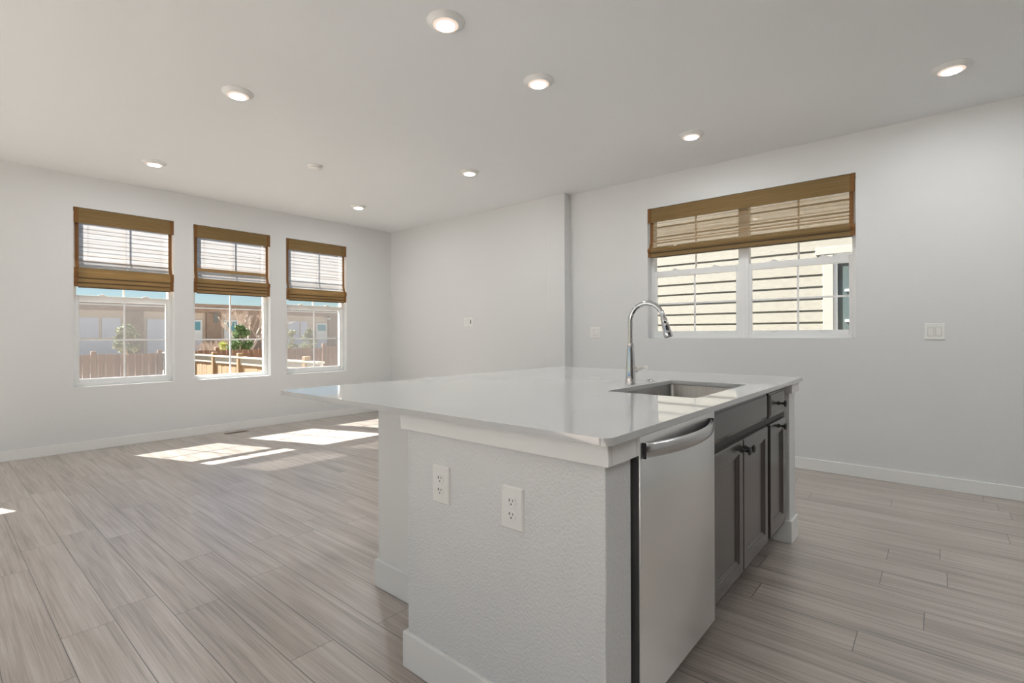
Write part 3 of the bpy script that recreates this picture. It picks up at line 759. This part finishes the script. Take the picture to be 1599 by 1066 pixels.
t = thing('data_plate', (X1 + 0.009, 4.862, 1.355), 'white cable wall plate on the far wall, right of its pair', 'wall plate')
pl = Vector(t.location)
m = MB(); m.loops([[tuple(Vector(p) + pl) for p in r] for r in plate_rings(0.0415, 0.0625, 0.0065, 0.0045)]); m.build('cover_plate', M['plate'], t)
m = MB(); m.loops([[tuple(Vector(p) + pl) for p in r] for r in plate_rings(0.0166, 0.0335, 0.003, 0.001, -0.0065)]); ins = m.build('insert', M['plate'], t)
m = MB(); m.box(pl.x - 0.0103, pl.x - 0.0093, pl.y - 0.007, pl.y + 0.007, pl.z - 0.028, pl.z + 0.028); m.build('jack', M['slot'], ins)

# floor register
t = thing('floor_register', (2.468, 6.497, 0), 'small brown floor vent by the baseboard under the middle window', 'vent')
m = MB(); rx, ry = 0.135, 0.042
m.loops([[(2.468 - rx, 6.497 - ry, 0.0005), (2.468 + rx, 6.497 - ry, 0.0005), (2.468 + rx, 6.497 + ry, 0.0005), (2.468 - rx, 6.497 + ry, 0.0005)],
         [(2.468 - rx + .004, 6.497 - ry + .004, 0.004), (2.468 + rx - .004, 6.497 - ry + .004, 0.004), (2.468 + rx - .004, 6.497 + ry - .004, 0.004), (2.468 - rx + .004, 6.497 + ry - .004, 0.004)]])
m.build('frame', M['register'], t)
m = MB()
for k in range(9):
    x = 2.468 - 0.092 + k * 0.023; m.box(x - 0.008, x + 0.008, 6.497 - 0.028, 6.497 + 0.028, 0.004, 0.0046)
m.build('louvers', M['slot'], t)

# ------------------------------------------------------------------ outside
ZG = -1.1
m = MB(); m.box(-70, 110, -40, 130, ZG - 0.3, ZG); struct(m.build('ground', M['ground']))

def fence_x(x0, x1, y, top, label, posts):
    t = thing('wood_fence', ((x0 + x1) / 2, y, ZG), label, 'fence', 'weathered brown back fences')
    m = MB(); x = x0; r = random.Random(int(x0 * 10) + 99)
    while x < x1 - 0.02:
        m.box(x, min(x + 0.136, x1), y + r.uniform(0, .006), y + 0.02, ZG, top - r.uniform(0, 0.012)); x += 0.142
    m.build('boards', M['oldfence'], t)
    m = MB()
    for z in (ZG + 0.3, ZG + 1.0, top - 0.2): m.box(x0, x1, y + 0.02, y + 0.06, z, z + 0.09)
    m.build('rails', M['oldfence'], t)
    for px_ in posts:
        m = MB(); m.box(px_ - 0.05, px_ + 0.05, y - 0.03, y + 0.055, ZG, top + 0.075, 0.006); m.build('post', M['oldfence'], t)
    return t
fence_x(-7.0, 3.95, 15.0, 0.760, 'weathered brown wooden back fence seen through the leftmost window', [-6.2, -4.0, -1.9, 0.3, 2.57, 3.88])
fence_x(4.02, 8.25, 15.0, 0.80, 'brown wooden back fence behind the pale side fence, seen through the middle window', [5.2, 6.7])
fence_x(8.3, 16.0, 15.05, 0.862, 'taller brown wooden back fence seen in the right part of the third window', [8.35, 10.6, 12.8])
t = thing('wood_fence', (3.97, 11, ZG), 'sunlit pale cedar side fence with white top rail running away from the house', 'fence')
m = MB(); y = 7.2; r = random.Random(5)
while y < 14.9:
    m.box(3.955 + r.uniform(0, .006), 3.975, y, y + 0.136, ZG, 0.66); y += 0.142
m.build('boards', M['newfence'], t)
m = MB(); m.box(3.935, 3.985, 7.2, 14.95, 0.62, 0.745, 0.006); m.box(3.90, 4.01, 7.2, 14.95, 0.745, 0.778, 0.006); m.build('rails', M['newrail'], t)
for y in (7.67, 8.96, 10.25, 11.55, 12.8, 14.05):
    m = MB(); m.box(3.905, 4.0, y - 0.05, y + 0.05, ZG, 0.845, 0.008); m.build('post', M['newfence'], t)

# commercial building far behind the fences
BY = 45.0
t = thing('commercial_building', (15, BY + 6, ZG), 'long flat roofed tan and brown building with pale shutters far behind the fences', 'building')
m = MB(); m.box(-14, 52, BY, BY + 14, ZG, 3.45); m.build('wall', M['stucco'], t)
m = MB(); m.box(-14.1, 52.1, BY - 0.12, BY + 14.1, 3.50, 3.80); m.build('parapet', M['brownstucco'], t)
m = MB(); m.box(-14.15, 52.15, BY - 0.22, BY + 14.1, 3.42, 3.50); m.build('coping', M['paleline'], t)
m = MB(); m.box(-14.05, 52.05, BY - 0.10, BY + 0.0, 3.06, 3.42); m.build('fascia', M['brownstucco'], t)
for a, b in ((3.4, 4.6), (9.50, 10.57), (14.75, 15.85), (17.6, 19.0), (25.35, 26.6), (31, 32.2)):
    m = MB(); m.box(a, b, BY - 0.22, BY, ZG, 3.06); m.build('pilaster', M['brownstucco'], t)
for a, b, z0, z1 in ((5.6, 6.6, 1.1, 2.52), (6.90, 7.99, 1.1, 2.52), (8.16, 9.23, 1.1, 2.52), (10.82, 12.0, 1.0, 2.50), (12.2, 13.2, 1.0, 2.50), (21.48, 22.5, 0.9, 2.56), (22.62, 23.3, 0.9, 2.56)):
    m = MB(); m.box(a, b, BY - 0.06, BY, z0, z1); n_ = 7
    for k in range(1, n_): zz = z0 + (z1 - z0) * k / n_; m.box(a + .02, b - .02, BY - 0.075, BY - 0.06, zz - .07, zz + .07)
    m.build('shutter', M['garage'], t)
for a, b in ((5.5, 9.3), (10.82, 13.3), (13.9, 14.47), (21.4, 25.2)):
    m = MB(); m.box(a, b, BY - 0.10, BY - 0.0, ZG, 0.92); m.build('base_panel', M['garage'], t)
for a, b, z0, z1 in ((13.78, 14.33, 1.68, 2.36), (16.22, 17.05, 1.62, 2.40), (24.27, 25.07, 1.69, 2.28)):
    f = MB(); f.box(a - 0.14, b + 0.14, BY - 0.14, BY, z0 - 0.7, z1 + 0.14); fo = f.build('window_surround', M['paleline'], t)
    m = MB(); m.box(a, b, BY - 0.17, BY - 0.14, z0, z1); m.build('pane', M['teal'], fo)
m = MB(); m.box(15.27, 15.58, BY - 0.27, BY - 0.22, 2.27, 3.06); m.build('wall_panel', M['sidingtrim'], t)
m = MB(); m.box(25.1, 25.45, BY - 0.35, BY - 0.22, 2.80, 2.92); m.build('wall_lamp', M['paleline'], t)

# neighbouring house seen through the double window
NX = 8.40
t = thing('neighbouring_house', (NX + 2, 2.0, ZG), 'cream lap-sided house wall standing just outside the double window', 'house')
m = MB(); z = ZG; EXP = 0.1715
z = 1.525 - EXP * 16
while z < 5.2:
    prof = [(NX + 0.03, z + EXP + 0.012), (NX - 0.002, z + EXP + 0.012), (NX - 0.016, z), (NX - 0.004, z - 0.001), (NX + 0.03, z)]
    y0, y1 = (-3.0, 8.0)
    segs = [(-3.0, 0.0), (1.26, 8.0)] if z < 2.31 and z + EXP > 0.3 else [(-3.0, 8.0)]
    for a, b in segs:
        m.loops([[(x_, a, z_) for x_, z_ in prof], [(x_, b, z_) for x_, z_ in prof]])
    z += EXP
m.build('lap_siding', M['siding'], t)
m = MB(); m.box(NX + 0.03, NX + 5, -3, 8, ZG, 5.2); m.build('wall', M['sidingtrim'], t)
m = MB(); m.box(NX - 0.03, NX + 0.03, 1.134, 1.262, 0.30, 2.31, 0.004); m.box(NX - 0.03, NX + 0.03, 0.0, 0.13, 0.30, 2.31, 0.004); m.box(NX - 0.035, NX + 0.03, -0.09, 1.355, 2.31, 2.415, 0.004)
m.build('window_trim', M['sidingtrim'], t)
m = MB(); m.box(NX - 0.012, NX + 0.03, 1.09, 1.134, 0.30, 2.31); m.box(NX - 0.012, NX + 0.03, 0.13, 0.17, 0.30, 2.31); m.box(NX - 0.012, NX + 0.03, 0.17, 1.09, 2.19, 2.31)
for zz in (1.36, 1.787): m.box(NX - 0.010, NX + 0.02, 0.17, 1.001, zz - 0.015, zz + 0.015)
fo = m.build('window_frame', M['vinyl'], t)
m = MB(); m.box(NX + 0.012, NX + 0.02, 0.17, 1.09, 0.30, 2.19); m.build('pane', M['darkglass'], fo)

# vegetation
def leaf_cloud(m, pts, size, rnd, thin=0.35):
    for p in pts:
        n = Vector((rnd.gauss(0, 1), rnd.gauss(0, 1), rnd.gauss(0, 1))).normalized()
        u = n.orthogonal().normalized(); u = (u * math.cos(rnd.random() * 6) + n.cross(u) * math.sin(rnd.random() * 6)).normalized(); v = n.cross(u)
        s_ = size * rnd.uniform(0.6, 1.3); p = Vector(p)
        vs = [m.bm.verts.new(p + q) for q in (u * s_, v * s_ * thin, -u * s_, -v * s_ * thin)]
        m.bm.faces.new(vs)
def conifer(x, y, top, rad, label, mt, n, seed, size, name='spruce_tree', blobs=7):
    rnd = random.Random(seed)
    t = thing(name, (x, y, ZG), label, 'tree')
    m = MB(); m.tube([(x, y, ZG), (x, y, ZG + (top - ZG) * 0.5), (x, y, top - 0.1)], [0.06, 0.045, 0.01], 8); m.build('trunk', M['bark'], t)
    bl = []
    for k in range(blobs * 5):
        f = rnd.random(); z = ZG + 0.2 + (top - ZG - 0.25) * f
        rr = rad * (1 - f) ** 0.6 * rnd.uniform(0.45, 0.85); a = rnd.random() * 2*PI
        bl.append((x + rr*math.cos(a), y + rr*math.sin(a), z, rad * rnd.uniform(0.16, 0.34) * (1.15 - 0.5*f)))
    bl.append((x, y, top - 0.10, 0.12))
    pts = []
    for i in range(n):
        b = rnd.choice(bl); dv = Vector((rnd.gauss(0, 1), rnd.gauss(0, 1), rnd.gauss(0, 1))).normalized() * b[3] * rnd.random() ** 0.4
        pts.append((b[0] + dv.x, b[1] + dv.y, b[2] + dv.z * 0.75))
    m = MB(); leaf_cloud(m, pts, size, rnd); m.build('foliage', mt, t)
def bare(x, y, h, spread, label, seed, depth=5, r0=0.04, name='bare_tree', cat='tree', nstem=1):
    rnd = random.Random(seed); t = thing(name, (x, y, ZG), label, cat); m = MB()
    def grow(p, d, ln, r, lv):
        q = p + d * ln; mid = p + d * ln * 0.5 + Vector((rnd.gauss(0, 1), rnd.gauss(0, 1), 0)) * ln * 0.04
        m.tube([p, mid, q], [r, r * 0.85, r * 0.68], 5 if lv < 3 else 4, caps=False)
        if lv >= depth: return
        for _ in range(rnd.choice((2, 3, 3)) if lv else 4):
            a = Vector((rnd.gauss(0, 1) * spread, rnd.gauss(0, 1) * spread, abs(rnd.gauss(0.6, 0.4))))
            grow(q if rnd.random() < 0.7 else p + d * ln * 0.7, (d * 0.75 + a * 0.6).normalized(), ln * rnd.uniform(0.6, 0.82), r * 0.62, lv + 1)
    for s_ in range(nstem):
        d = Vector((rnd.gauss(0, .25) * (nstem > 1), rnd.gauss(0, .25) * (nstem > 1), 1)).normalized()
        grow(Vector((x + rnd.gauss(0, .05) * (nstem > 1), y, ZG)), d, h * 0.30, r0, 0)
    m.build('branches', M['bark'], t)
conifer(3.83, 18.0, 1.45, 0.92, 'pale grey green spruce above the brown fence in the leftmost window', M['spruce'], 16000, 11, 0.06)
conifer(7.33, 19.0, 1.58, 0.85, 'dark green bushy conifer behind the fence in the middle window', M['conifer'], 15000, 12, 0.045, 'conifer_shrub', 9)
conifer(6.06, 17.0, 1.04, 0.42, 'small yellow green shrub left of the dark conifer in the middle window', M['lime'], 3500, 13, 0.035, 'leafy_shrub')
conifer(8.12, 16.7, 1.40, 0.45, 'narrow pale spruce left of a wider one in the third window', M['spruce'], 5000, 14, 0.045)
conifer(9.92, 19.0, 1.47, 0.65, 'wider pale spruce at the middle of the third window', M['spruce'], 8000, 15, 0.045)
bare(11.4, 28.5, 4.7, 0.62, 'tall leafless tree behind the dark conifer in the middle window', 21, 6, 0.13)
bare(7.55, 22.4, 2.2, 0.6, 'leafless grey brush left of the conifer in the middle window', 22, 6, 0.06, 'bare_shrub', 'shrub', 6)
bare(9.6, 20.5, 2.3, 0.6, 'leafless twiggy tree at the right edge of the middle window', 25, 5, 0.06, 'bare_tree', 'tree', 2)
bare(5.64, 13.6, 1.75, 0.5, 'thin pale bare sapling right of the conifer, in front of the brown fence', 23, 4, 0.03, 'bare_shrub', 'shrub', 3)
bare(5.9, 11.5, 1.45, 0.6, 'low bare twiggy shrub behind the pale fence in the third window', 24, 4, 0.022, 'bare_shrub', 'shrub', 4)
